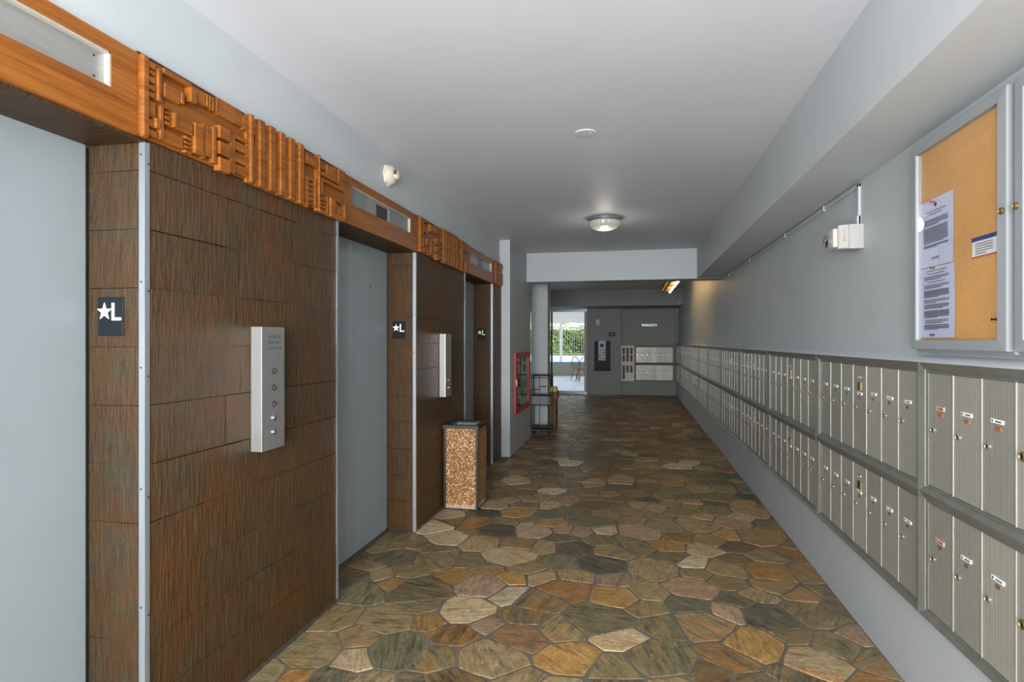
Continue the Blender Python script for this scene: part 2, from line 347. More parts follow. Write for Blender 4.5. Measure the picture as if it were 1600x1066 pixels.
for (x, y, r) in seeds:
    if y < 8.5 and x < lane(y) - .06 and not (7.05 < y): continue
    if y < 8.53 and y > 7.05 and x < -1.5: continue
    p = [(x - .6, y - .6), (x + .6, y - .6), (x + .6, y + .6), (x - .6, y + .6)]
    k = cellkey(x, y)
    for i in (-2, -1, 0, 1, 2):
        for j in (-2, -1, 0, 1, 2):
            for (px, py, pr) in grid.get((k[0] + i, k[1] + j), ()):
                dx, dy = px - x, py - y; d2 = dx * dx + dy * dy
                if d2 < 1e-9 or d2 > .9: continue
                L = math.sqrt(d2); off = .5 * L + .5 * (r * r - pr * pr) * .6 / L
                nx, ny = dx / L, dy / L; p = clip(p, nx, ny, x * nx + y * ny + off)
                if len(p) < 3: break
    if len(p) < 3: continue
    ys = [q[1] for q in p]
    xmin = -4.2 if min(ys) > 8.55 else (-1.49 if max(ys) > 7.03 else -1.86)
    if xmin == -1.86 and not any(min(ys) > a - .03 and max(ys) < b + .03 for a, b in OPEN):
        inside = any(a < y < b for a, b in OPEN)
        if inside:
            for a, b in OPEN:
                if a < y < b and x < -1.6: p = clip(p, 0, -1, -a - .02); p = clip(p, 0, 1, b - .02)
            if x >= -1.6: xmin = -1.61
        else: xmin = -1.61
    p = clip(p, -1, 0, -xmin)
    p = clip(p, 1, 0, 1.134)
    if len(p) > 2: p = clip(p, 0, 1, 15.69 if x < -.3 else 15.8)
    if len(p) < 3 or area(p) < .004: continue
    p = inset(p, rs.uniform(.0045, .008))
    # drop tiny edges so that the corners stay clean
    q = [p[i] for i in range(len(p)) if math.dist(p[i], p[i - 1]) > .018]
    if len(q) < 3 or area(q) < .003: continue
    stones.append(q)
def stone_geo(q):
    """a slab with slightly wavering, worn edges; returns verts and faces"""
    ring = []
    n = len(q)
    for i in range(n):
        a, b = q[i], q[(i + 1) % n]; L = math.dist(a, b); m = max(1, min(3, int(L / .06)))
        for k in range(m):
            t = (k + (.16 if m > 1 and k == 0 else 0)) / m
            jx = rs.uniform(-.0022, .0022); jy = rs.uniform(-.0022, .0022)
            ring.append((a[0] + (b[0] - a[0]) * t + jx, a[1] + (b[1] - a[1]) * t + jy))
    cx = sum(p[0] for p in ring) / len(ring); cy = sum(p[1] for p in ring) / len(ring)
    h = rs.uniform(-.0012, .0018); tx, ty = rs.uniform(-.006, .006), rs.uniform(-.006, .006); m = len(ring)
    vs = []
    for lev, (ins, z) in enumerate(((0, -.012), (0, -.0009), (.003, .0))):
        for (x, y) in ring:
            d = math.hypot(x - cx, y - cy) or 1; f = 1 - ins / d
            X, Y = cx + (x - cx) * f, cy + (y - cy) * f
            vs.append((X, Y, z + (h + (X - cx) * tx + (Y - cy) * ty if lev else 0)))
    vs.append((cx, cy, h + .0004))
    fs = [(l * m + i, l * m + (i + 1) % m, (l + 1) * m + (i + 1) % m, (l + 1) * m + i) for l in (0, 1) for i in range(m)]
    fs += [(2 * m + i, 2 * m + (i + 1) % m, 3 * m) for i in range(m)]
    return vs, fs, (cx, cy)
def paint_attr(me, cols, rnds):
    a = me.color_attributes.new('tint', 'FLOAT_COLOR', 'POINT'); a.data.foreach_set('color', [c for col in cols for c in col])
    b = me.color_attributes.new('rnd', 'FLOAT_COLOR', 'POINT'); b.data.foreach_set('color', [c for col in rnds for c in col])
def pick():
    t = rs.uniform(0, sum(wt for _, wt in PAL))
    for c, wt in PAL:
        t -= wt
        if t <= 0: break
    k = rs.uniform(.86, 1.12); return lin(tuple(min(255, v * k) for v in c))
sized = []
for q in stones:
    cx = sum(p[0] for p in q) / len(q); cy = sum(p[1] for p in q) / len(q)
    D = .979 * cy - .2045 * cx; vis = D > 2.3 and abs((.979 * cx + .2045 * cy) / D) < .95
    hid = cx < -1.62 and cy > 8.5 and cx / cy < -.215
    sized.append((area(q) / D ** 3 if (vis and not hid) else 1e-6 / (1 + abs(D)), q))
sized.sort(key=lambda t: -t[0])
big = MB(); bc = []; br = []
for i, (_, q) in enumerate(sized):
    vs_, fs_, _c = stone_geo(q); col = pick(); rn = (rs.random(), rs.random() ** 2, rs.random(), 1)
    if i < 300:
        me = bpy.data.meshes.new('flagstone'); me.from_pydata(vs_, [], fs_); me.materials.append(M['stone'])
        paint_attr(me, [col] * len(vs_), [rn] * len(vs_)); put('flagstone', me, floor)
    else:
        big.add(vs_, fs_); bc += [col] * len(vs_); br += [rn] * len(vs_)
me = bpy.data.meshes.new('flagstone_paving'); me.from_pydata(big.v, [], big.f); me.materials.append(M['stone']); paint_attr(me, bc, br)
o = put('flagstone_paving', me, floor); o['kind'] = 'stuff'

# ------------------------------------------------------------------ bark-textured wall tiles
rt = random.Random(5)
def tile(poly_fn, u0, u1, z0, z1, mat):
    g = .0006; w_ = .0012
    j = lambda: rt.uniform(-.0016, .0016); t = rt.uniform(.0145, .0158)
    mb = MB(); c = [(u0 + .0002, z0 + g + j()), (u1 - .0002, z0 + g + j()), (u1 - .0002, z1 - g + j()), (u0 + .0002, z1 - g + j())]
    cc = [(u0 + .0008, c[0][1] + w_), (u1 - .0008, c[1][1] + w_), (u1 - .0008, c[2][1] - w_), (u0 + .0008, c[3][1] - w_)]
    vs_ = [poly_fn(u, 0, z) for u, z in c] + [poly_fn(u, t - w_, z) for u, z in c] + [poly_fn(u, t + rt.uniform(-.0012, .0012), z) for u, z in cc]
    fs_ = [(0, 1, 2, 3), (8, 9, 10, 11)] + [(a + i, a + (i + 1) % 4, a + 4 + (i + 1) % 4, a + 4 + i) for a in (0, 4) for i in range(4)]
    mb.add(vs_, fs_); mb.build('tile', mat, wall_left)
rows = [0.0] + [.03 + .2 * k for k in range(1, 11)] + [2.131]
for pi_, (a, b) in enumerate(PANEL):
    n = 3 if b - a > 1 else 1
    for r in range(11):
        z0, z1 = rows[r], rows[r + 1]
        a2, b2 = a + .017, b - (.017 if pi_ < 3 else 0)
        cuts = [a2 + (b2 - a2) * k / n for k in range(n + 1)]
        if n == 3: cuts = [a2, a2 + (b2 - a2) * (.30 if r % 2 else .37), a2 + (b2 - a2) * (.66 if r % 2 else .71), b2]
        for k in range(n): tile(lambda u, t, z: (-1.625 + t, u, z), cuts[k], cuts[k + 1], z0, z1, M['tile'])
        dz = rt.uniform(-.008, .008) if 0 < r < 10 else 0
        if pi_ > 0: tile(lambda u, t, z: (u, a - t + .013, z), -1.835, -1.628, z0, z1, M['tile_olive' if pi_ == 1 else 'tile'])       # reveal facing the open end
        if pi_ < 3: tile(lambda u, t, z: (u, b + t - .013, z), -1.835, -1.628, z0, z1, M['tile'])
for (a, b) in OPEN:
    n = 3
    for k in range(n): tile(lambda u, t, z: (z, u, 2.136 - t), a + (b - a) * k / n, a + (b - a) * (k + 1) / n, -1.835, -1.612, M['tile_soffit'])

# aluminium corner trims with screws
k = 7
scr_me = MB().lathe([(.0035, 0), (.0035, .0012), (.002, .002)], 10).mesh('screw', M['dark'])
for a, b in PANEL:
    for y, s in ((a, 1), (b, -1)):
        if b > 7 and s < 0: continue
        y0 = y - .004 * s
        tr = MB()
        pts = [(-1.607, y0), (-1.607, y0 + s * .02), (-1.6115, y0 + s * .02), (-1.6115, y0 + s * .004), (-1.631, y0 + s * .004), (-1.631, y0)]
        tr.prism(pts, 0, 2.121, 'xy')
        t_ = struct('trim_%d' % k, tr, M['alu']); k += 1
        for zz in (.12, .52, .92, 1.33, 1.62, 2.05):
            q = put('screw', scr_me, t_); q.location = (-1.607, y0 + s * .014, zz); q.rotation_euler = (0, pi / 2, 0)
            q = put('screw', scr_me, t_); q.location = (-1.622, y0, zz + .03); q.rotation_euler = (pi / 2 * s, 0, 0)
# scribed base strip under the tiles
for a, b in PANEL:
    struct('trim_%d' % k, MB().box(-1.612, -1.603, a + .02, b - .02, 0, .018), M['sill']); k += 1

# lift doors
for i, (a, b) in enumerate(OPEN):
    d = put('door_%d' % (i + 1), None); d['kind'] = 'structure'
    m_ = (a + b) / 2
    for (p0, p1, dx) in ((a + .012, m_ - .0015, 0), (m_ + .0015, b - .012, .0)):
        MB().box(-1.875 + dx, -1.837 + dx, p0, p1, .012, 2.14).build('door_panel', M['door'], d, bevel=.003)
    MB().box(-1.838, -1.8345, m_ - .007, m_ + .001, .012, 2.12).build('edge_strip', M['alu'], d)
    kh = MB().lathe([(.008, 0), (.008, .002), (.005, .003)], 16, axis='x', c=(-1.8385, b - .30, 1.838)).build('keyhole_ring', M['brass'], d)
    MB().lathe([(.004, 0), (.004, .001)], 12, axis='x', c=(-1.8355, b - .30, 1.838)).build('keyhole', M['lockd'], kh)
    MB().box(-1.93, -1.815, a + .005, b - .005, -.006, .006).box(-1.93, -1.83, a + .005, b - .005, .006, .012).build('sill', M['sill'], d)
    MB().box(-1.95, -1.88, a - .02, b + .02, 0, 2.2).build('backing', M['dark'], d)

# ------------------------------------------------------------------ wood fascia
RA = [(0.034, 0.061, 0.88, 0.96, 10), (0.034, 0.061, 0.8, 0.86, 10), (0.034, 0.061, 0.7, 0.78, 10), (0.034, 0.061, 0.61, 0.68, 10), (0.034, 0.061, 0.52, 0.59, 10), (0.034, 0.064, 0.28, 0.48, 8), (0.054, 0.073, 0.16, 0.29, 17), (0.034, 0.053, 0.16, 0.26, 8), (0.034, 0.072, 0.05, 0.13, 8), (0.065, 0.077, 0.52, 0.92, 15), (0.079, 0.09, 0.52, 0.92, 10), (0.091, 0.221, 0.9, 0.97, 14), (0.096, 0.167, 0.61, 0.79, 12), (0.169, 0.185, 0.63, 0.78, 15), (0.204, 0.234, 0.71, 0.91, 24), (0.236, 0.288, 0.74, 0.93, 15), (0.291, 0.302, 0.77, 0.94, 17), (0.307, 0.317, 0.77, 0.95, 17), (0.323, 0.335, 0.76, 0.95, 17), (0.342, 0.352, 0.76, 0.95, 17), (0.355, 0.458, 0.75, 1.01, 12), (0.461, 0.504, 0.76, 0.98, 10), (0.508, 0.565, 0.74, 0.97, 10), (0.569, 0.584, 0.74, 0.99, 15), (0.076, 0.094, 0.05, 0.48, 13), (0.102, 0.126, 0.47, 0.5, 10), (0.102, 0.126, 0.41, 0.44, 10), (0.102, 0.126, 0.34, 0.39, 10), (0.102, 0.126, 0.27, 0.32, 10), (0.129, 0.145, 0.27, 0.46, 22), (0.147, 0.224, 0.27, 0.45, 15), (0.096, 0.188, 0.05, 0.21, 8), (0.191, 0.224, 0.2, 0.25, 11), (0.191, 0.224, 0.14, 0.18, 11), (0.191, 0.224, 0.08, 0.12, 11), (0.191, 0.224, 0.02, 0.06, 11), (0.23, 0.272, 0.05, 0.47, 19), (0.276, 0.291, 0.04, 0.52, 13), (0.298, 0.325, 0.09, 0.52, 10), (0.327, 0.349, 0.03, 0.55, 15), (0.354, 0.416, 0.42, 0.6, 24), (0.354, 0.416, 0.19, 0.38, 24), (0.354, 0.416, -0.02, 0.15, 24), (0.425, 0.454, -0.0, 0.57, 17), (0.458, 0.548, 0.54, 0.6, 12), (0.458, 0.548, 0.38, 0.51, 12), (0.458, 0.548, 0.2, 0.34, 12), (0.458, 0.548, 0.03, 0.17, 12), (0.553, 0.584, 0.04, 0.56, 15)]
RB = [(0.532, 0.581, -0.03, 1.0, 17), (0.591, 0.658, -0.03, 1.0, 19), (0.665, 0.735, -0.03, 1.0, 17), (0.742, 0.809, -0.03, 1.0, 19), (0.817, 0.886, -0.03, 1.0, 17), (0.895, 0.963, -0.03, 1.0, 19), (0.974, 1.073, 0.74, 0.95, 17), (0.974, 1.002, -0.04, 0.51, 15), (1.004, 1.052, 0.47, 0.53, 12), (1.004, 1.052, 0.37, 0.44, 12), (1.004, 1.052, 0.28, 0.35, 12), (1.004, 1.052, 0.19, 0.26, 12), (1.004, 1.052, 0.1, 0.17, 12), (1.004, 1.052, 0.02, 0.08, 12), (1.055, 1.073, 0.01, 0.55, 15), (1.075, 1.112, -0.03, 1.0, 21), (1.117, 1.168, 0.79, 0.89, 10), (1.175, 1.192, 0.75, 0.94, 14), (1.2, 1.217, 0.76, 0.95, 14), (1.226, 1.243, 0.76, 0.96, 14), (1.252, 1.286, 0.76, 0.98, 12), (1.294, 1.314, 0.71, 0.98, 17), (1.32, 1.378, 0.63, 1.0, 12), (1.117, 1.314, 0.67, 0.76, 15), (1.122, 1.366, 0.57, 0.64, 15), (1.122, 1.138, 0.29, 0.58, 15), (1.117, 1.173, 0.2, 0.26, 12), (1.117, 1.173, 0.13, 0.18, 12), (1.117, 1.173, 0.06, 0.11, 12), (1.117, 1.173, -0.01, 0.04, 12), (1.175, 1.192, -0.01, 0.31, 15), (1.199, 1.242, -0.06, 0.32, 24), (1.245, 1.372, 0.3, 0.34, 20), (1.245, 1.267, -0.05, 0.28, 20), (1.354, 1.374, -0.0, 0.31, 20), (1.267, 1.354, -0.01, 0.06, 20), (1.286, 1.337, 0.07, 0.22, 16)]
ZB, ZT = 2.128, 2.402
def fascia(y0, y1, w0, w1, label):
    t = thing('fascia_board', label, 'fascia', (-1.63, y0, ZB), group=None); L = y1 - y0
    f = MB(); T = .032; zw0, zw1 = .118, .226
    f.box(0, T, 0, L, 0, zw0).box(0, T, 0, L, zw1, ZT - ZB).box(0, T, 0, w0 - y0, zw0, zw1).box(0, T, w1 - y0, L, zw0, zw1)
    f.build('board', M['wood'], t)
    # light painted rebate round the indicator opening
    a, b = w0 - y0, w1 - y0
    MB().box(.004, T - .002, a, a + .006, zw0, zw1).box(.004, T - .002, b - .006, b, zw0, zw1).box(.004, T - .002, a, b, zw1 - .005, zw1).build('rebate', M['rebate'], t)
    pl = MB().box(.002, .010, a + .006, b - .006, zw0, zw1 - .005).build('indicator_plate', M['plate'], t)
    return t, pl, a, b, zw0, zw1
t, pl, a, b, z0, z1 = fascia(.42, 1.607, .62, 1.51, 'smooth varnished wood fascia over the nearest lift door, window blanked by a grey plate')
for yy in (a + .04, b - .04, a + .4):
    for zz in (z0 + .02, z1 - .025): q = put('screw', scr_me, pl); q.location = (.010, yy, zz); q.rotation_euler = (0, pi / 2, 0)
t, pl, a, b, z0, z1 = fascia(3.0, 4.14, 3.09, 4.0, 'smooth varnished wood fascia over the middle lift door with a floor indicator')
MB().box(.010, .013, a + .006, a + .22, z0, z1 - .005).build('side_glass', M['plateg'], pl)
MB().box(.010, .013, b - .34, b - .006, z0, z1 - .005).build('side_glass', M['plateg'], pl)
MB().box(.010, .0145, a + .375, a + .53, z0 + .012, z1 - .02).build('display', M['display'], pl)
t, pl, a, b, z0, z1 = fascia(5.52, 6.63, 5.6, 6.5, 'smooth varnished wood fascia over the farthest lift door with a small dark indicator')
MB().box(.010, .0145, a + .38, a + .53, z0 + .012, z1 - .02).build('display', M['display'], pl)
def carved(y0, label, length=1.385, blocks=None, ub=0):
    t = thing('carved_panel', label, 'carved panel', (-1.63, y0, ZB)); hh = ZT - ZB
    MB().box(0, .032, 0, length, .004, hh + .002).build('backing_board', M['woodc'], t, bevel=.004)
    MB().box(.03, .052, .002, .032, .0, hh).build('end_stile', M['woodc'], t, bevel=.006)
    for (u0, u1, v0, v1, hgt) in blocks:
        u0 -= ub; u1 -= ub
        if u1 > length or u0 < 0: continue
        v1 = min(v1, 1.0); hgt *= .001
        if v1 >= 1 and v0 < 0:      # full-height ridge: a slim body with a raised middle
            MB().box(.03, .058, u0 + .012, u1 - .014, -.010, hh + .008).build('carved_ridge', M['woodc'], t, bevel=.004)
            u0 -= .001; u1 += .001; v1 = 1.015; hgt *= .55
        MB().box(.03, .036 + hgt, u0, u1, max(0, v0) * hh - (.012 if v0 < 0 else 0), v1 * hh).build('carved_block', M['woodc'], t, bevel=min(.0025, (u1 - u0) * .2), seg=1)
    MB().box(.0, .034, .0, length, hh + .001, hh + .006).build('top_edge', M['woodd'], t)
    return t
carved(1.607, 'carved wood relief panel of stacked blocks and ridges, between the nearest and middle lift doors', 1.385, RA + RB)
carved(4.148, 'carved wood relief panel farther along, above the litter bin and middle call panel', 1.36, RA + RB)
carved(6.635, 'short carved wood relief panel at the far end beside the grey wing wall', .41, RA)

# ------------------------------------------------------------------ lift signs and call panels
def star(r, cx, cz, rin=.4):
    return [((r if i % 2 == 0 else r * rin) * sin(i * pi / 5) + cx, (r if i % 2 == 0 else r * rin) * cos(i * pi / 5) + cz) for i in range(10)]
for i, (y, lab) in enumerate(((1.65, 'nearest lift opening'), (4.13, 'middle lift opening'), (6.59, 'farthest lift opening'))):
    t = thing('floor_sign', 'dark plate with white star and L beside the ' + lab, 'sign', (-1.742, y - .0035, 1.468), group='floor level signs')
    MB().box(-.052, .052, -.005, 0, 0, .131).build('plate', M['sign'], t, bevel=.003)
    MB().prism(star(.031, -.022, .082), -.0075, -.004, 'xz').build('star', M['signw'], t)
    MB().prism([(.008, .112), (.018, .112), (.018, .062), (.045, .062), (.045, .052), (.008, .052)], -.0075, -.004, 'xz').build('letter', M['signw'], t)

txt = [textmesh(s, .0165, M['ink']) for s in ('IN CASE OF', 'FIRE DO NOT', 'USE ELEVATOR')]
def call(y, label, keys, text):
    t = thing('call_panel', label, 'call panel', (-1.61, y, .972))
    MB().box(0, .054, 0, .165, 0, .54).build('housing', M['steel'], t, bevel=.003, seg=2)
    if text:
        for kx, me in enumerate(txt):
            q = put('lettering', me, t); q.location = (.0545, .085, .497 - .026 * kx); q.rotation_euler = (pi / 2, 0, pi / 2)
    for zz in keys:
        r = MB().lathe([(.0135, 0), (.0135, .003), (.011, .005)], 20, axis='x', c=(.0535, .085, zz)).build('key_switch', M['lockd'], t, smooth=True)
        MB().box(.058, .060, .077, .093, zz - .0018, zz + .0018).box(.058, .060, .0832, .0868, zz - .008, zz + .008).build('key_slot', M['lock'], r)
    for zz in (.138, .075):
        r = MB().lathe([(.0145, 0), (.0145, .003), (.012, .004)], 20, axis='x', c=(.0535, .085, zz)).build('button_ring', M['chrome'], t, smooth=True)
        MB().lathe([(.011, 0), (.0105, .004), (.006, .006), (.001, .0065)], 20, axis='x', c=(.057, .085, zz)).build('push_button', M['chrome'], r, smooth=True)
call(2.2, 'brushed steel lift call panel with three key switches and two buttons, nearest the camera', (.345, .272, .198), True)
call(4.68, 'brushed steel lift call panel with two buttons, on tiles behind the litter bin', (), False)

# ------------------------------------------------------------------ litter bin
t = thing('litter_bin', 'square pebble-clad litter bin with dark metal rim, standing against the tiled panel', 'litter bin', (-1.44, 4.895, 0))
W = .148; HB = .70
for (nm, x0, x1, y0, y1) in (('front', -W, W, -W, -W + .012), ('back', -W, W, W - .012, W), ('side', -W, -W + .012, -W, W), ('side', W - .012, W, -W, W)):
    MB().box(x0 + .004, x1 - .004, y0 + .0, y1 - .0, .012, HB).build('pebble_panel', M['agg'], t)
for sx in (-1, 1):
    for sy in (-1, 1):
        x, y = sx * W, sy * W
        MB().prism([(x + sx * .004, y + sy * .004), (x - sx * .016, y + sy * .004), (x - sx * .016, y - sy * .001), (x - sx * .001, y - sy * .001), (x - sx * .001, y - sy * .016), (x + sx * .004, y - sy * .016)], .004, HB, 'xy').build('corner_strip', M['bintrim'], t)
MB().box(-W + .004, W - .004, -W + .004, W - .004, 0, .014).build('base', M['dark'], t)
r = MB(); Ro, Ri = W + .012, W - .034
rim = [(-Ro, HB - .002), (-Ro, HB + .026), (-Ro + .006, HB + .032), (-Ri, HB + .026), (-Ri, HB - .002)]
vs_ = []; fs_ = []
for sx, sy in ((-1, -1), (1, -1), (1, 1), (-1, 1)):
    for (d, z) in rim: vs_.append((sx * -d if 0 else sx * abs(d), sy * abs(d), z))
for c in range(4):
    for i in range(5):
        a, b = c * 5 + i, c * 5 + (i + 1) % 5; a2, b2 = ((c + 1) % 4) * 5 + i, ((c + 1) % 4) * 5 + (i + 1) % 5
        fs_.append((a, a2, b2, b))
MB().add(vs_, fs_).build('rim', M['bintrim'], t)
ln = MB().box(-Ri, -Ri + .004, -Ri, Ri, .3, HB + .012).box(Ri - .004, Ri, -Ri, Ri, .3, HB + .012).box(-Ri, Ri, -Ri, -Ri + .004, .3, HB + .012).box(-Ri, Ri, Ri - .004, Ri, .3, HB + .012).box(-Ri, Ri, -Ri, Ri, .3, .305)
ln.build('liner', M['liner'], t)

# ------------------------------------------------------------------ mailboxes
rm = random.Random(3); MC = {}
def mb_mesh(key, fn):
    if key not in MC: MC[key] = fn()
    return MC[key]
def unit(label, group, loc, rz, width, h, n=7, master=3, near=True, detail=True, mat_door='mbox'):
    t = thing('mailbox_unit', label, 'mailboxes', loc, rz, group)
    fs, ft, fb = .043, .040, .030
    def frame():
        vs_ = []; O = [(0, 0), (width, 0), (width, h), (0, h)]; I = [(fs, fb), (width - fs, fb), (width - fs, h - ft), (fs, h - ft)]
        Mid = [(a[0] * .35 + b[0] * .65, a[1] * .35 + b[1] * .65) for a, b in zip(O, I)]
        for ring, y in ((O, .012), (O, -.020), (Mid, -.010), (Mid, -.006), (I, -.004), (I, .012)):
            for (x, z) in ring: vs_.append((x, y, z))
        fs_ = [(l * 4 + i, l * 4 + (i + 1) % 4, (l + 1) * 4 + (i + 1) % 4, (l + 1) * 4 + i) for l in range(5) for i in range(4)]
        return MB().add(vs_, fs_).mesh('frame', M['mframe'])
    put('frame', mb_mesh(('f', width, h), frame), t)
    put('back_plate', mb_mesh(('b', width, h), lambda: MB().box(fs - .002, width - fs + .002, .006, .013, fb - .002, h - ft + .002).mesh('back_plate', M['dark'])), t)
    dw = (width - 2 * fs) / n; dh = h - ft - fb
    def door_mesh(v):
        prof = [(.0015, .006)]; m = 11; x0, x1 = .0015, dw - .0015
        for i in range(m):
            a = x0 + (x1 - x0) * i / m; b = x0 + (x1 - x0) * (i + 1) / m
            prof += [(a, -.0012), (a + (b - a) * .10, -.0016), (b - (b - a) * .10, -.0016)]
        prof += [(x1, -.0005), (x1, .006)]
        return MB().prism(prof, .0015, dh - .0015, 'xy').mesh('door', M[mat_door])
    dm = mb_mesh(('d', dw, dh, mat_door), lambda: door_mesh(0))
    st = mb_mesh(('s', dh, near), lambda: MB().box(-.0018, .0018, -.0035 if near else -.002, .0055, .0, dh).mesh('edge_strip', M['mstrip'] if near else M['mframe']))
    lk = mb_mesh('lk', lambda: MB().lathe([(.012, 0), (.012, .004), (.0095, .006), (.0085, .004)], 18, axis='y').mesh('lock', M['lock'], smooth=True))
    lkb = mb_mesh('lkb', lambda: MB().lathe([(.015, 0), (.015, .005), (.012, .008), (.010, .005)], 18, axis='y').mesh('lock', M['brass'], smooth=True))
    kw = mb_mesh('kw', lambda: MB().lathe([(.0045, .003), (.0045, .0065)], 10, axis='y').mesh('keyway', M['lockd']))
    lab = mb_mesh('lab', lambda: MB().box(-.031, .031, -.0035, 0, -.0065, .0065).mesh('name_label', M['label']))
    labp = mb_mesh('labp', lambda: MB().box(-.031, .031, -.0035, 0, -.0075, .0085).mesh('name_label', M['labelp']))
    ink = mb_mesh('ink', lambda: MB().box(-.026, -.018, -.0042, -.003, -.003, .0035).box(-.006, .024, -.0042, -.003, -.0025, .002).mesh('printed_name', M['ink']))
    win = mb_mesh('win', lambda: MB().box(-.0145, .0145, -.0022, .002, -.007, .007).mesh('window', M['copper']))
    wind = mb_mesh('wind', lambda: MB().box(-.012, .012, -.0022, .002, -.007, .007).mesh('window', M['copperd']))
    winf = mb_mesh('winf', lambda: MB().box(-.0175, -.0145, -.004, 0, -.009, .009).box(.0145, .0175, -.004, 0, -.009, .009).box(-.0145, .0145, -.004, 0, .007, .009).box(-.0145, .0145, -.004, 0, -.009, -.007).mesh('window_frame', M['lock']))
    mk = mb_mesh('mk', lambda: MB().box(-.020, .020, -.0045, 0, -.020, .020).mesh('brass_plate', M['brass']))
    for i in range(n):
        d = put('door', dm, t); d.location = (fs + dw * i, 0, fb)
        q = put('lock', lkb if (detail == 2 and i == master) else lk, d, (dw * .19, -.001, dh * .50)); put('keyway', kw, q)
        if i == master and detail:
            put('master_lock', lk, d, (dw * .5, -.001, dh * .86)); put('brass_plate', mk, d, (dw * .5, -.001, dh * .755))
        dx = rm.uniform(-.004, .004)
        lb = put('name_label', labp if detail == 2 and i == 0 else lab, d, (dw * .5 + dx, -.0012, dh * (.70 if i != master else .675)))
        lb.rotation_euler = (0, rm.uniform(-.04, .04), 0)
        if detail: put('printed_name', ink, lb)
        wn = put('window', win if rm.random() < .55 else wind, d, (dw * .5, -.001, dh * (.645 if i != master else .62)))
        if i: put('edge_strip', st, d, (0, 0, 0))
    return t
ordn = ['', '', 'first', 'second', 'third', 'fourth', 'fifth', 'sixth', 'seventh', 'eighth', 'ninth', 'tenth', 'last']
Y0 = 2.575; UW = 1.3095
for k in range(-1, 10):
    y_far = Y0 + UW * (k + 1)
    if y_far > 15.9: y_far = 15.68
    yb = Y0 + UW * k + UW
    for row, (z0, h) in (('upper', (.859, .507)), ('lower', (.372, .487))):
        if k == -1: lab = 'aluminium mailbox unit of the %s row cut by the right edge of the picture' % row
        elif k == 0: lab = 'second aluminium mailbox unit from the right edge, %s row, seven doors' % row
        else: lab = 'aluminium mailbox unit on the right wall, %s row, %s unit from the right edge' % (row, ordn[k + 3])
        # local x runs towards the camera, so the origin sits at the far end
        unit(lab, 'wall mailboxes of the %s row' % row, (1.134, min(yb, 15.70) if k < 9 else 15.665, z0), -pi / 2, UW - .003, h, detail=2 if k == -1 else (1 if k < 4 else 0))
for row, (z0, h) in (('upper', (.845, .475)), ('lower', (.375, .466))):
    unit('frontal aluminium mailbox unit on the back wall, %s row' % row, 'back wall mailboxes', (.055, 15.815, z0), 0, 1.03, h, near=False, detail=0)
    t = thing('parcel_locker', 'cream panel with three dark slots beside the back wall mailboxes, %s row' % row, 'letter slots', (-.29, 15.815, z0))
    w_, hh = .343, h
    fr = MB()
    xs = [0] + sum([[.030 + k * .101, .030 + k * .101 + .066] for k in range(3)], []) + [w_]
    for i in range(0, 7, 2): fr.box(xs[i], xs[i + 1] if i + 1 < len(xs) else w_, -.012, .01, 0, hh)
    for i in range(1, 6, 2):
        fr.box(xs[i], xs[i + 1], -.012, .01, 0, .05).box(xs[i], xs[i + 1], -.012, .01, hh - .05, hh)
        if row == 'upper' and i != 3: fr.box(xs[i], xs[i + 1], -.012, .01, hh * .48, hh * .53)
        if row == 'lower' and i != 1: fr.box(xs[i], xs[i + 1], -.012, .01, .05, hh * .48)
    fr.build('panel', M['cream'], t); MB().box(.01, w_ - .01, .002, .012, .02, hh - .02).build('slot_backing', M['slot'], t)

# ------------------------------------------------------------------ notice boards
def board(y_near, y_far, z0, z1, label, hinges):
    t = thing('notice_board', label, 'notice board', (XR, y_near, z0)); L = y_far - y_near; hh = z1 - z0; T = .06
    cs = MB().box(-T + .02, -.001, 0, L, 0, hh); cs.build('cabinet', M['frame'], t, bevel=.008, seg=2)
    b_ = .048
    fr = MB(); O = [(0, 0), (L, 0), (L, hh), (0, hh)]; I = [(b_, b_), (L - b_, b_), (L - b_, hh - b_ * .9), (b_, hh - b_ * .9)]
    O2 = [(.005, .012), (L - .005, .012), (L - .005, hh - .005), (.005, hh - .005)]
    vs_ = []
    for ring, x in ((O2, -T + .02), (O2, -T + .002), ([(a[0] * .93 + b[0] * .07, a[1] * .93 + b[1] * .07) for a, b in zip(O2, I)], -T), (I, -T - .002), (I, -T + .018)):
        for (y, z) in ring: vs_.append((x, y, z))
    fr.add(vs_, [(l * 4 + i, l * 4 + (i + 1) % 4, (l + 1) * 4 + (i + 1) % 4, (l + 1) * 4 + i) for l in range(4) for i in range(4)]).build('door_frame', M['frame'], t)
    MB().box(-T + .0005, -T + .0185, b_ - .001, b_ + .006, b_, hh - b_).box(-T + .0005, -T + .0185, L - b_ - .006, L - b_ + .001, b_, hh - b_).build('bead', M['framew'], t)
    MB().box(-T + .017, -T + .0188, b_, L - b_, b_, hh - b_ * .9).build('cork_sheet', M['cork'], t)
    MB().box(-T + .003, -T + .005, b_ + .004, L - b_ - .004, b_, hh - b_ * .9).build('glass_pane', M['glass'], t)
    lk = MB().lathe([(.011, 0), (.011, .005), (.008, .008), (.0075, .006)], 18, axis='x').mesh('lock', M['brass'], smooth=True)
    for v in lk.vertices: v.co.x *= -1
    lk.flip_normals()
    yl = b_ * .45 if hinges else L - b_ * .45
    put('lock', lk, t, (-T - .002, yl, hh * .535))
    if hinges:
        for zz in (.11, .72): MB().box(-T + .006, -T + .03, L - .002, L + .013, zz, zz + .045).build('hinge', M['framew'], t, bevel=.002)
    return t
board(2.055, 2.69, 1.405, 2.25, 'glazed grey notice board with cork back holding two stapled letters, hinged at its left', True)
board(1.36, 2.03, 1.405, 2.25, 'second glazed grey notice board cut by the right edge of the picture', False)
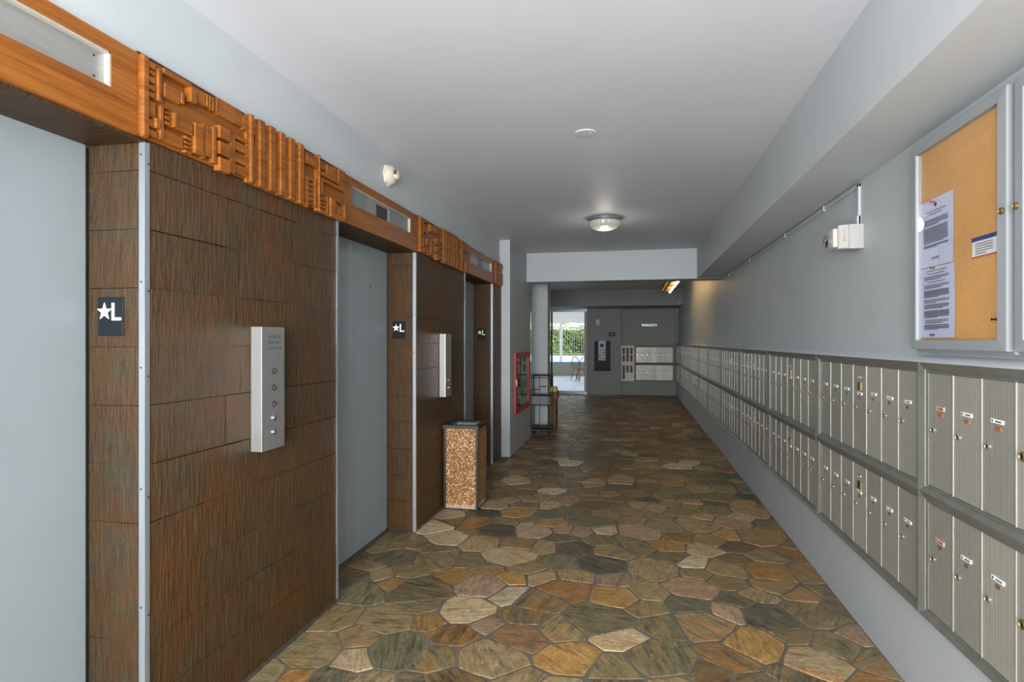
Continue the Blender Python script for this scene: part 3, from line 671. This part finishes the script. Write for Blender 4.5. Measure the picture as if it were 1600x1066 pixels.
XC = XR - .06 + .017 - .001     # face of the cork
rp = random.Random(9)
def sheet(y0, y1, z0, z1, label, blocks, mat='paper', cat='paper'):
    t = thing('notice' if cat == 'paper' else 'card', label, cat, (XC, y0, z0)); W_ = y1 - y0; H_ = z1 - z0
    n = 6; mb = MB(); vs_ = []
    for j in range(n + 1):
        for i in range(n + 1):
            u, v = i / n, j / n; vs_.append((-.0016 - .003 * abs(v - .5) * (u - .5) ** 2 * 4, u * W_, v * H_))
    for j in range(n + 1):
        for i in range(n + 1): x, y, z = vs_[j * (n + 1) + i]; vs_.append((x + .0006, y, z))
    K = (n + 1) ** 2
    fs_ = [(j * (n + 1) + i, j * (n + 1) + i + 1, (j + 1) * (n + 1) + i + 1, (j + 1) * (n + 1) + i) for j in range(n) for i in range(n)]
    fs_ += [tuple(K + i for i in reversed(f)) for f in fs_]
    mb.add(vs_, fs_).build('sheet', M[mat], t)
    pr = MB()
    for (v1, v0, lines, indent) in blocks:
        for k in range(lines):
            v = v1 + (v0 - v1) * k / max(1, lines - 1)
            a = .13 + indent; b = .87 - indent - (rp.uniform(.1, .4) if k == lines - 1 and lines > 1 else rp.uniform(0, .02))
            x = 1 - a
            while x > 1 - b:     # words
                wl_ = rp.uniform(.03, .09); e = max(1 - b, x - wl_); pr.box(-.0042, -.0034, e * W_, x * W_, v * H_ - .0011, v * H_ + .0011); x = e - .012
    pr.build('printed_text', M['ink'], t)
    return t
n1 = sheet(2.392, 2.638, 1.742, 2.005, 'upper white letter with a small round emblem pinned by a red pin on the cork', [(.82, .82, 1, .06), (.78, .78, 1, .18), (.70, .62, 5, 0), (.58, .36, 13, 0), (.32, .29, 3, 0), (.13, .09, 3, .25)])
MB().lathe([(.0085, 0), (.0085, .001)], 20, axis='x', c=(-.0045, .123, .238)).build('emblem', M['ink'], n1)
n2 = sheet(2.383, 2.636, 1.463, 1.738, 'lower white letter full of paragraphs pinned by green and blue pins on the cork', [(.95, .95, 1, .05), (.91, .91, 1, .12), (.87, .83, 3, 0), (.79, .79, 1, .1), (.75, .71, 3, 0), (.67, .58, 7, 0), (.54, .50, 3, 0), (.47, .42, 4, 0), (.38, .29, 7, 0), (.25, .21, 3, .02), (.18, .12, 5, 0)])
c = sheet(2.13, 2.272, 1.735, 1.803, 'small white notice card with blue header at the right of the cork', [(.66, .16, 5, .02)], 'label', 'card')
MB().box(-.004, -.0032, 0, .142, .054, .068).build('header', M['hdr'], c)
MB().box(-.004, -.0032, 0, .142, 0, .003).build('footer', M['redtext'], c)
def pin(y, z, m, lab):
    t = thing('push_pin', lab, 'pin', (XC - .004, y, z))
    MB().lathe([(.0045, 0), (.0045, .0015), (.0024, .003), (.0024, .009), (.0042, .012), (.0042, .0135)], 12, axis='x').build('head', M[m], t, smooth=True)
    for o_ in t.children:
        for v in o_.data.vertices: v.co.x *= -1
    MB().lathe([(.0006, 0), (.0006, .004)], 6, axis='x').build('needle', M['chrome'], t)
pin(2.525, 1.992, 'redp', 'red push pin at the top of the upper letter')
pin(2.525, 1.734, 'greenp', 'green push pin where the two letters overlap')
pin(2.525, 1.474, 'bluep', 'dark blue push pin at the foot of the lower letter')
pin(2.135, 1.52, 'black', 'black push pin alone on bare cork near the right frame')

# ------------------------------------------------------------------ wall devices
t = thing('fire_strobe', 'white fire alarm strobe box on the right wall with red FIRE letters', 'fire alarm', (XR, 3.35, 1.94))
MB().box(-.07, 0, 0, .135, 0, .13).build('back_box', M['white'], t, bevel=.004, seg=2)
MB().prism([(-.07, 0), (-.095, .002), (-.118, .012), (-.122, .02), (-.122, .118), (-.112, .13), (-.07, .135)], .002, .128, 'xy').build('cover', M['white'], t, bevel=.003)
lens = MB().box(-.142, -.121, .022, .112, .012, .112).build('strobe_lens', M['ivory'], t, bevel=.006, seg=2)
MB().lathe([(.012, 0), (.014, .006), (.034, .016), (.036, .024), (.026, .03)], 20, axis='x', c=(0, .065, .052)).build('reflector', M['chrome'], t, smooth=True)
for o_ in t.children:
    if o_.name.startswith('reflector'):
        for v in o_.data.vertices: v.co.x = -.140 - v.co.x
for i_, ch in enumerate('FIRE'):
    q = put('lettering', textmesh(ch, .017, M['redtext']), t); q.location = (-.093, .0012, .092 - i_ * .016); q.rotation_euler = (pi / 2, 0, 0)
t = thing('cable_conduit', 'grey surface conduit running along the right wall under the soffit down to the fire strobe', 'conduit', (XR, 3.4, 2.07))
MB().box(-.014, 0, -.012, .012, 0, .225).build('riser', M['wall'], t, bevel=.003)
MB().prism([(.012, 0), (-.012, 0), (-.012, .05), (.012, .05), (.05, 0)], -.020, 0, 'yz').build('flare', M['wall'], t)
MB().box(-.014, 0, -.012, 4.8, .203, .225).build('raceway', M['wall'], t, bevel=.003)
for yy in (.55, 1.5, 2.9, 4.2): MB().box(-.018, 0, yy, yy + .022, .198, .23).build('clip', M['wall'], t, bevel=.002)

t = thing('heat_detector', 'ivory round alarm device with stepped dome high on the left wall above the fascia', 'detector', (XL, 3.66, 2.575))
MB().lathe([(.078, 0), (.078, .012), (.070, .02)], 8, axis='x').build('base_plate', M['ivory'], t, bevel=.002)
MB().lathe([(.068, .018), (.066, .035), (.05, .052), (.04, .058)], 28, axis='x').build('dome', M['ivory'], t, smooth=True)
MB().lathe([(.03, .056), (.03, .078), (.022, .084), (.012, .086)], 20, axis='x').build('sensor_head', M['ivory'], t, smooth=True)
MB().box(.06, .080, -.033, -.028, -.004, .022).build('slot', M['woodd'], t)

t = thing('ceiling_cover', 'flat round white cover plate on the ceiling nearer than the lamp', 'cover plate', (-.278, 3.52, H))
MB().lathe([(.05, -.006), (.062, -.005), (.066, 0)], 32).build('disc', M['ceil'], t, smooth=True)
MB().lathe([(.004, -.008), (.004, -.004)], 10, c=(.03, -.01, 0)).build('screw', M['ledge'], t)
t = thing('ceiling_lamp', 'lit round glass ceiling lamp with metal collar and small finial', 'ceiling lamp', (-.278, 6.0, H))
MB().lathe([(.145, -.03), (.165, -.026), (.175, -.008), (.16, 0)], 40).build('canopy', M['alu'], t, smooth=True)
n = 48; bowl = MB(); vs_ = []; prof = [(.148, -.028), (.154, -.045), (.148, -.075), (.125, -.102), (.085, -.120), (.04, -.128), (.012, -.130)]
for (r_, z_) in prof:
    for k_ in range(n): a_ = 2 * pi * k_ / n; rr = r_ * (1 + (.012 if k_ % 2 else -.012)); vs_.append((rr * cos(a_), rr * sin(a_), z_))
bowl.add(vs_, [(i * n + k_, i * n + (k_ + 1) % n, (i + 1) * n + (k_ + 1) % n, (i + 1) * n + k_) for i in range(len(prof) - 1) for k_ in range(n)] + [tuple((len(prof) - 1) * n + k_ for k_ in range(n))])
bowl.build('glass_bowl', M['lampg'], t, smooth=False)
MB().lathe([(.156, -.036), (.160, -.033), (.156, -.028)], 40).build('collar', M['chrome'], t, smooth=True)
MB().lathe([(.004, -.150), (.007, -.143), (.010, -.136), (.006, -.128)], 14).build('finial', M['bintrim'], t, smooth=True)
lamp('POINT', 'ceiling_lamp_light', (-.278, 6.0, H - .19), (0, 0, 0), 3, (1, .95, .86), shadow_soft_size=.08)

# fluorescent fixture beyond the beam
t = thing('fluorescent_fixture', 'long open fluorescent ceiling fixture with one lit tube, behind the cross beam', 'ceiling lamp', (.69, 9.5, 2.42))
MB().box(-.115, .115, 0, 2.7, .10, .13).box(-.02, .02, .05, 2.65, .13, H - 2.42).build('housing', M['fixture'], t, bevel=.004)
for yy in (0, .9, 1.8, 2.68): MB().prism([(-.115, .10), (.115, .10), (.125, .055), (-.125, .055)], yy, yy + .02, 'xz').build('louvre', M['fixture'], t)
MB().box(-.121, -.116, 0, 2.7, .05, .11).build('side_rail', M['fixture'], t)
MB().tube([(.06, .03, .03), (.06, 2.67, .03)], .019, 14).build('lit_tube', M['tube'], t, smooth=True)
MB().tube([(-.06, .03, .035), (-.06, 2.67, .035)], .019, 14).build('dark_tube', M['fixture'], t, smooth=True)

# hose cabinet
t = thing('fire_cabinet', 'red-framed glazed fire cabinet set in the grey wing wall past the lifts', 'fire cabinet', (-1.498, 7.315, .494))
L_, H_ = 1.035, .80
fr = MB(); b_ = .075
for (a, b, c_, d_) in ((0, L_, 0, b_), (0, L_, H_ - b_, H_), (0, b_ * 1.2, b_, H_ - b_), (L_ - b_ * 1.2, L_, b_, H_ - b_)): fr.box(0, .022, a, b, c_, d_)
fr.build('door_frame', M['redpaint'], t, bevel=.002)
MB().box(-.135, -.13, .02, L_ - .02, .02, H_ - .02).box(-.135, -.001, .02, L_ - .02, .02, .026).box(-.135, -.001, .02, L_ - .02, H_ - .026, H_ - .02).box(-.135, -.001, .02, .026, .02, H_ - .02).build('inner_box', M['fixture'], t)
MB().box(-.13, -.001, L_ - .10, L_ - .07, .03, H_ - .03).build('lit_jamb', M['white'], t)  # far inner jamb of the recess, white to carry the light falling on it
MB().box(.006, .010, b_, L_ - b_, b_, H_ - b_).build('glass_pane', M['glassg'], t)
MB().box(.022, .034, .03, .05, .36, .46).build('latch', M['chrome'], t, bevel=.003)
e = thing('fire_extinguisher', 'red fire extinguisher standing inside the glazed cabinet', 'extinguisher', (-1.565, 7.80, .522))
MB().lathe([(.05, 0), (.055, .01), (.055, .36), (.045, .40), (.02, .425), (.018, .44)], 24).build('cylinder', M['redpaint'], e, smooth=True)
MB().box(-.012, .012, -.07, .03, .44, .452).box(-.012, .012, -.09, .02, .475, .485).build('handle', M['black'], e, bevel=.003)
MB().tube([(.0, .02, .44), (.0, .07, .42), (0, .075, .3), (0, .072, .12)], .009, 8).build('hose', M['black'], e, smooth=True)
MB().lathe([(.0558, .14), (.0558, .30)], 24).build('label_band', M['label'], e, smooth=True)
# ------------------------------------------------------------------ back wall items
t = thing('intercom_box', 'small grey junction box with a wire above it, right of the glass door', 'junction box', (-.91, 15.70, 1.875))
MB().box(-.055, .055, -.045, 0, 0, .17).build('box', M['wall'], t, bevel=.004)
MB().box(-.03, .03, -.05, -.044, .03, .14).build('cover', M['ledge'], t)
MB().tube([(0, -.01, .17), (0, -.01, .44)], .006, 6).build('wire', M['wall_far'], t)
t = thing('small_sign', 'small black sign plate on the back wall above right of the display case', 'sign', (-.54, 15.70, 1.575))
MB().box(-.09, .09, -.012, 0, 0, .11).build('plate', M['black'], t, bevel=.002)
MB().box(-.07, .07, -.0135, -.011, .062, .078).box(-.055, .055, -.0135, -.011, .032, .046).build('printed_lines', M['dark'], t)
t = thing('display_case', 'tall black display case on the back wall', 'display case', (-.79, 15.70, .66))
MB().box(-.21, .21, -.07, 0, 0, .79).build('case', M['tall'], t, bevel=.004)
MB().box(-.20, .20, -.085, -.07, 0, .79).build('front_frame', M['black'], t, bevel=.003)
MB().box(-.215, .215, -.10, -.06, -.01, .02).build('bottom_rail', M['tall'], t)
f = thing('flyer', 'tall bluish white flyer with a dark picture hung on the black display case', 'flyer', (-.795, 15.61, .93))
MB().box(-.095, .095, -.002, .002, 0, .52).build('sheet', M['flyer'], f)
rr = random.Random(4); pm = MB()
pm.lathe([(.055, 0), (.055, .002)], 12, axis='y', c=(-.005, -.001, .40))
for _ in range(46):
    x = rr.uniform(-.085, .07); z = rr.uniform(.01, .30); pm.box(x, x + rr.uniform(.01, .03), -.0035, -.001, z, z + rr.uniform(.008, .022))
pm.build('printed_picture', M['flyerd'], f)
t = thing('wall_lettering', 'small silver letters on the recessed back wall panel above the mailboxes', 'sign', (.45, 15.80, 1.87))
q = put('letters', textmesh('MAILBOX', .095, M['silver'], .004), t); q.rotation_euler = (pi / 2, 0, 0)
t = thing('security_camera', 'tiny white camera dome at the right end of the far beam', 'camera', (1.10, 14.38, 2.33))
MB().lathe([(.03, 0), (.045, .02), (.045, .06)], 16, c=(0, -.03, -.02)).build('dome', M['white'], t, smooth=True)
MB().box(-.03, .03, -.02, .02, .03, .09).build('bracket', M['white'], t)

# wire trolley by the pillar
t = thing('wire_trolley', 'tall black wire basket trolley on casters in front of the grey pillar', 'trolley', (-1.52, 8.72, 0))
w_, d_, h_ = .30, .24, .92
for x, y in ((.0, 0), (w_, 0), (w_, d_), (0, d_)):
    MB().tube([(x, y, .08), (x, y, h_)], .0075, 8).build('post', M['wire'], t)
MB().tube([(0, 0, h_), (w_, 0, h_), (w_ + .02, d_ * .5, h_), (w_, d_, h_), (0, d_, h_)], .007, 8, closed=True).build('top_rail', M['wire'], t)
MB().tube([(0, 0, h_ - .035), (w_ - .04, 0, h_ - .035), (w_ - .01, 0, h_ - .08)], .006, 8).build('push_handle', M['wire'], t)
MB().tube([(.13, 0, .09), (.13, 0, h_)], .005, 8).build('upright_wire', M['wire'], t)
MB().box(.0, .12, -.008, .004, .70, .715).box(.14, .24, -.008, .004, .745, .76).build('clip_bar', M['black'], t)
bp = MB(); P = [(0, 0), (w_ - .05, 0), (w_ + .01, .06), (w_ + .01, d_), (0, d_)]
n_ = len(P)
bp.add([(x, y - .004, z) for z in (.47, .61) for x, y in P], [(i, (i + 1) % n_, n_ + (i + 1) % n_, n_ + i) for i in range(n_)]); bp.add([(x * .99, y * .98, .47) for x, y in P], [tuple(range(n_))])
bp.build('basket_panel', M['rackp'], t)
for z in (.47, .61): MB().tube([(x, y - .006, z) for x, y in P], .008, 8, closed=True).build('basket_rail', M['wire'], t)
MB().box(-.005, w_ + .01, -.01, d_ + .01, .075, .10).box(-.005, w_ + .01, -.01, d_ + .01, .12, .135).build('base_tray', M['rackb'], t, bevel=.006)
for x, y in ((.03, .02), (w_ - .03, .02), (w_ - .03, d_ - .02), (.03, d_ - .02)):
    c_ = MB().tube([(x - .009, y, .03), (x + .009, y, .03)], .03, 14).build('caster', M['black'], t, smooth=True)
    MB().box(x - .014, x - .010, y - .01, y + .01, .025, .08).box(x + .010, x + .014, y - .01, y + .01, .025, .08).build('fork', M['wire'], c_)
t = thing('wooden_stand', 'narrow brown wooden stand showing past the right side of the pillar', 'stand', (-1.335, 9.36, 0))
MB().box(0, .11, 0, .26, .0, .50).build('body', M['oak'], t, bevel=.006)
MB().box(-.01, .13, -.02, .28, .50, .62).build('tray', M['oak'], t, bevel=.006)
MB().box(.0, .114, .02, .24, .24, .30).build('shelf_band', M['woodd'], t)
t = thing('paper_stack', 'small stack of yellow papers on the narrow wooden stand', 'papers', (-1.335, 9.38, .62))
for i in range(4): MB().box(.0 + .003 * i, .115 - .002 * i, .0, .22 - .004 * i, .018 * i, .018 * i + .016).build('sheaf', M['yellow'], t)

# glass sliding door in the back wall
d = put('door_4', None, None, (-2.25, 15.74, 0)); d['kind'] = 'structure'
def lo(x): return x + 2.25
MB().box(lo(-3.3), lo(-1.2), -.05, .06, 2.25, 2.352).build('header', M['alu'], d, bevel=.004)
MB().box(lo(-1.275), lo(-1.205), -.05, .06, 0, 2.25).build('jamb', M['pillar'], d, bevel=.004); MB().box(lo(-3.3), lo(-3.23), -.05, .06, 0, 2.25).build('jamb', M['pillar'], d, bevel=.004)
MB().box(lo(-3.3), lo(-1.2), -.06, .07, 0, .085).build('sill_track', M['alu'], d, bevel=.004)
MB().box(lo(-2.19), lo(-2.145), -.02, .03, .085, 2.25).build('stile', M['dark'], d, bevel=.003)
MB().box(lo(-3.23), lo(-2.19), .0, .008, .085, 2.25).build('glass_pane', M['glassg'], d)
MB().box(lo(-2.145), lo(-1.275), .03, .036, .085, 2.25).build('glass_pane', M['glass'], d)

# ------------------------------------------------------------------ patio, pool and garden beyond the door
struct('floor_patio', MB().box(-9, 3, 15.92, 23.98, -.08, 0), M['patio'])
struct('ceiling_patio', MB().box(-6.2, 0, 16.0, 24.6, 2.75, 2.95).box(-6.2, 0, 24.3, 24.6, 2.22, 2.75), M['slab'])
t = thing('pool', 'raised pool beyond the glass door with a blue tile band along its rim', 'pool', (-3, 24, 0))
MB().box(-6, 6, 0, .3, 0, .50).build('wall', M['pool'], t); MB().box(-6, 6, -.006, .3, .50, .57).build('tile_band', M['bluetile'], t)
MB().box(-6, 6, .3, 3.1, -.1, .52).build('water', M['water'], t)
struct('wall_garden', MB().box(-9, 3, 27.1, 27.35, -.1, .76), M['outwall'])
tag(MB().box(-3.06, -2.95, 24.62, 24.73, .525, 2.75).build('patio_post', M['slab'], bevel=.006), 'slim white post standing at the pool edge beyond the glass door', 'post')
t = thing('garden_fence', 'pale metal picket fence on the white garden wall in front of the hedge', 'fence', (-3, 27.2, .76))
pk = MB()
for i in range(110): x = -6 + i * .109; pk.box(x, x + .015, -.008, .008, 0, 1.42)
pk.build('pickets', M['fence'], t)['kind'] = 'stuff'
MB().box(-6, 6, -.02, .02, .06, .10).build('rail', M['fence'], t); MB().box(-6, 6, -.02, .02, 1.30, 1.34).build('rail', M['fence'], t)
rl = random.Random(21); lf = MB(); lc = []
LC = [((66, 110, 44), 6), ((40, 78, 34), 5), ((128, 158, 60), 4), ((170, 190, 90), 2), ((150, 96, 70), 1.2), ((90, 140, 60), 4)]
for i in range(15000):
    x = rl.uniform(-6, 1.5); z = rl.uniform(-.55, 1.62) ; y = rl.gauss(0, .16) + .25 * sin(x * 2.3 + z * 3)
    s_ = rl.uniform(.03, .065); a_ = rl.uniform(0, 2 * pi); b_ = rl.uniform(-1.1, .9)
    u = Vector((cos(a_), sin(a_) * .5, sin(b_) * .8)).normalized() * s_; v = Vector((-sin(a_) * .5, .4, cos(b_))).normalized() * s_ * .45
    c_ = Vector((x + 3, y, z + .1 * sin(x * 5)))
    lf.add([c_ - u, c_ + v, c_ + u, c_ - v], [(0, 1, 2, 3)])
    tt = rl.uniform(0, 22.2)
    for col, wt in LC:
        tt -= wt
        if tt <= 0: break
    k_ = rl.uniform(.8, 1.2); lc += [lin(tuple(min(255, q_ * k_) for q_ in col))] * 4
t = thing('hedge', 'tall leafy green hedge behind the picket fence beyond the glass door', 'hedge', (-3, 28.2, .76))
me = bpy.data.meshes.new('leaves'); me.from_pydata(lf.v, [], lf.f); me.materials.append(M['leaf']); at_ = me.color_attributes.new('tint', 'FLOAT_COLOR', 'POINT'); at_.data.foreach_set('color', [q_ for c_ in lc for q_ in c_])
o = put('leaves', me, t); o['kind'] = 'stuff'
st_ = MB()
for i in range(40):
    x = -3.3 + i * .2; st_.tube([(x, .1, -.76), (x + rl.uniform(-.1, .1), .12, .3), (x + rl.uniform(-.2, .2), .1, 1.3)], .018, 5)
st_.build('stems', M['soil'], t)['kind'] = 'stuff'
struct('ground_garden', MB().box(-12, 6, 27.35, 34, -.1, 0).box(-12, 6, 15.92, 27.2, -.2, -.09), M['soil'])
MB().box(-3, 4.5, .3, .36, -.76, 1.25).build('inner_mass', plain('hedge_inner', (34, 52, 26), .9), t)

def chair(x, y, rz, label):
    t = thing('spindle_chair', label, 'chair', (x, y, 0), rz, 'patio chairs'); s = .21
    seat = MB().prism([(s * cos(a) * (1.0 if sin(a) < 0 else .95), s * sin(a)) for a in [2 * pi * k / 20 for k in range(20)]], .42, .455, 'xy').build('seat', M['chairw'], t, bevel=.008, seg=2)
    for sx in (-1, 1):
        for sy in (-1, 1):
            MB().tube([(sx * .13, sy * .13, .425), (sx * .165, sy * .165, .22), (sx * .20, sy * .20, 0)], .016, 8).build('leg', M['chairw'], t, smooth=True)
        MB().tube([(sx * .17, -.17, .19), (sx * .17, .17, .19)], .009, 6).build('stretcher', M['chairw'], t)
    MB().tube([(-.17, 0, .19), (.17, 0, .19)], .009, 6).build('stretcher', M['chairw'], t)
    arc = [(.19 * cos(a), .17 + .06 * sin(a), .45 + .42 * sin(a) ** .8 if sin(a) > 0 else .45) for a in [pi * k / 16 for k in range(17)]]
    MB().tube(arc, .013, 8).build('back_hoop', M['chairw'], t, smooth=True)
    for k in range(-3, 4):
        u = k / 3.6; zt = .45 + .42 * (1 - u * u) ** .4
        MB().tube([(u * .15, .165, .45), (u * .19, .17 + .06 * (1 - u * u) ** .5, zt)], .006, 6).build('spindle', M['chairw'], t)
chair(-1.76, 20.9, radians(200), 'reddish wooden spindle-back chair beyond the glass door, nearer of the two')
chair(-1.98, 21.7, radians(150), 'reddish wooden spindle-back chair beyond the glass door, half behind the other')
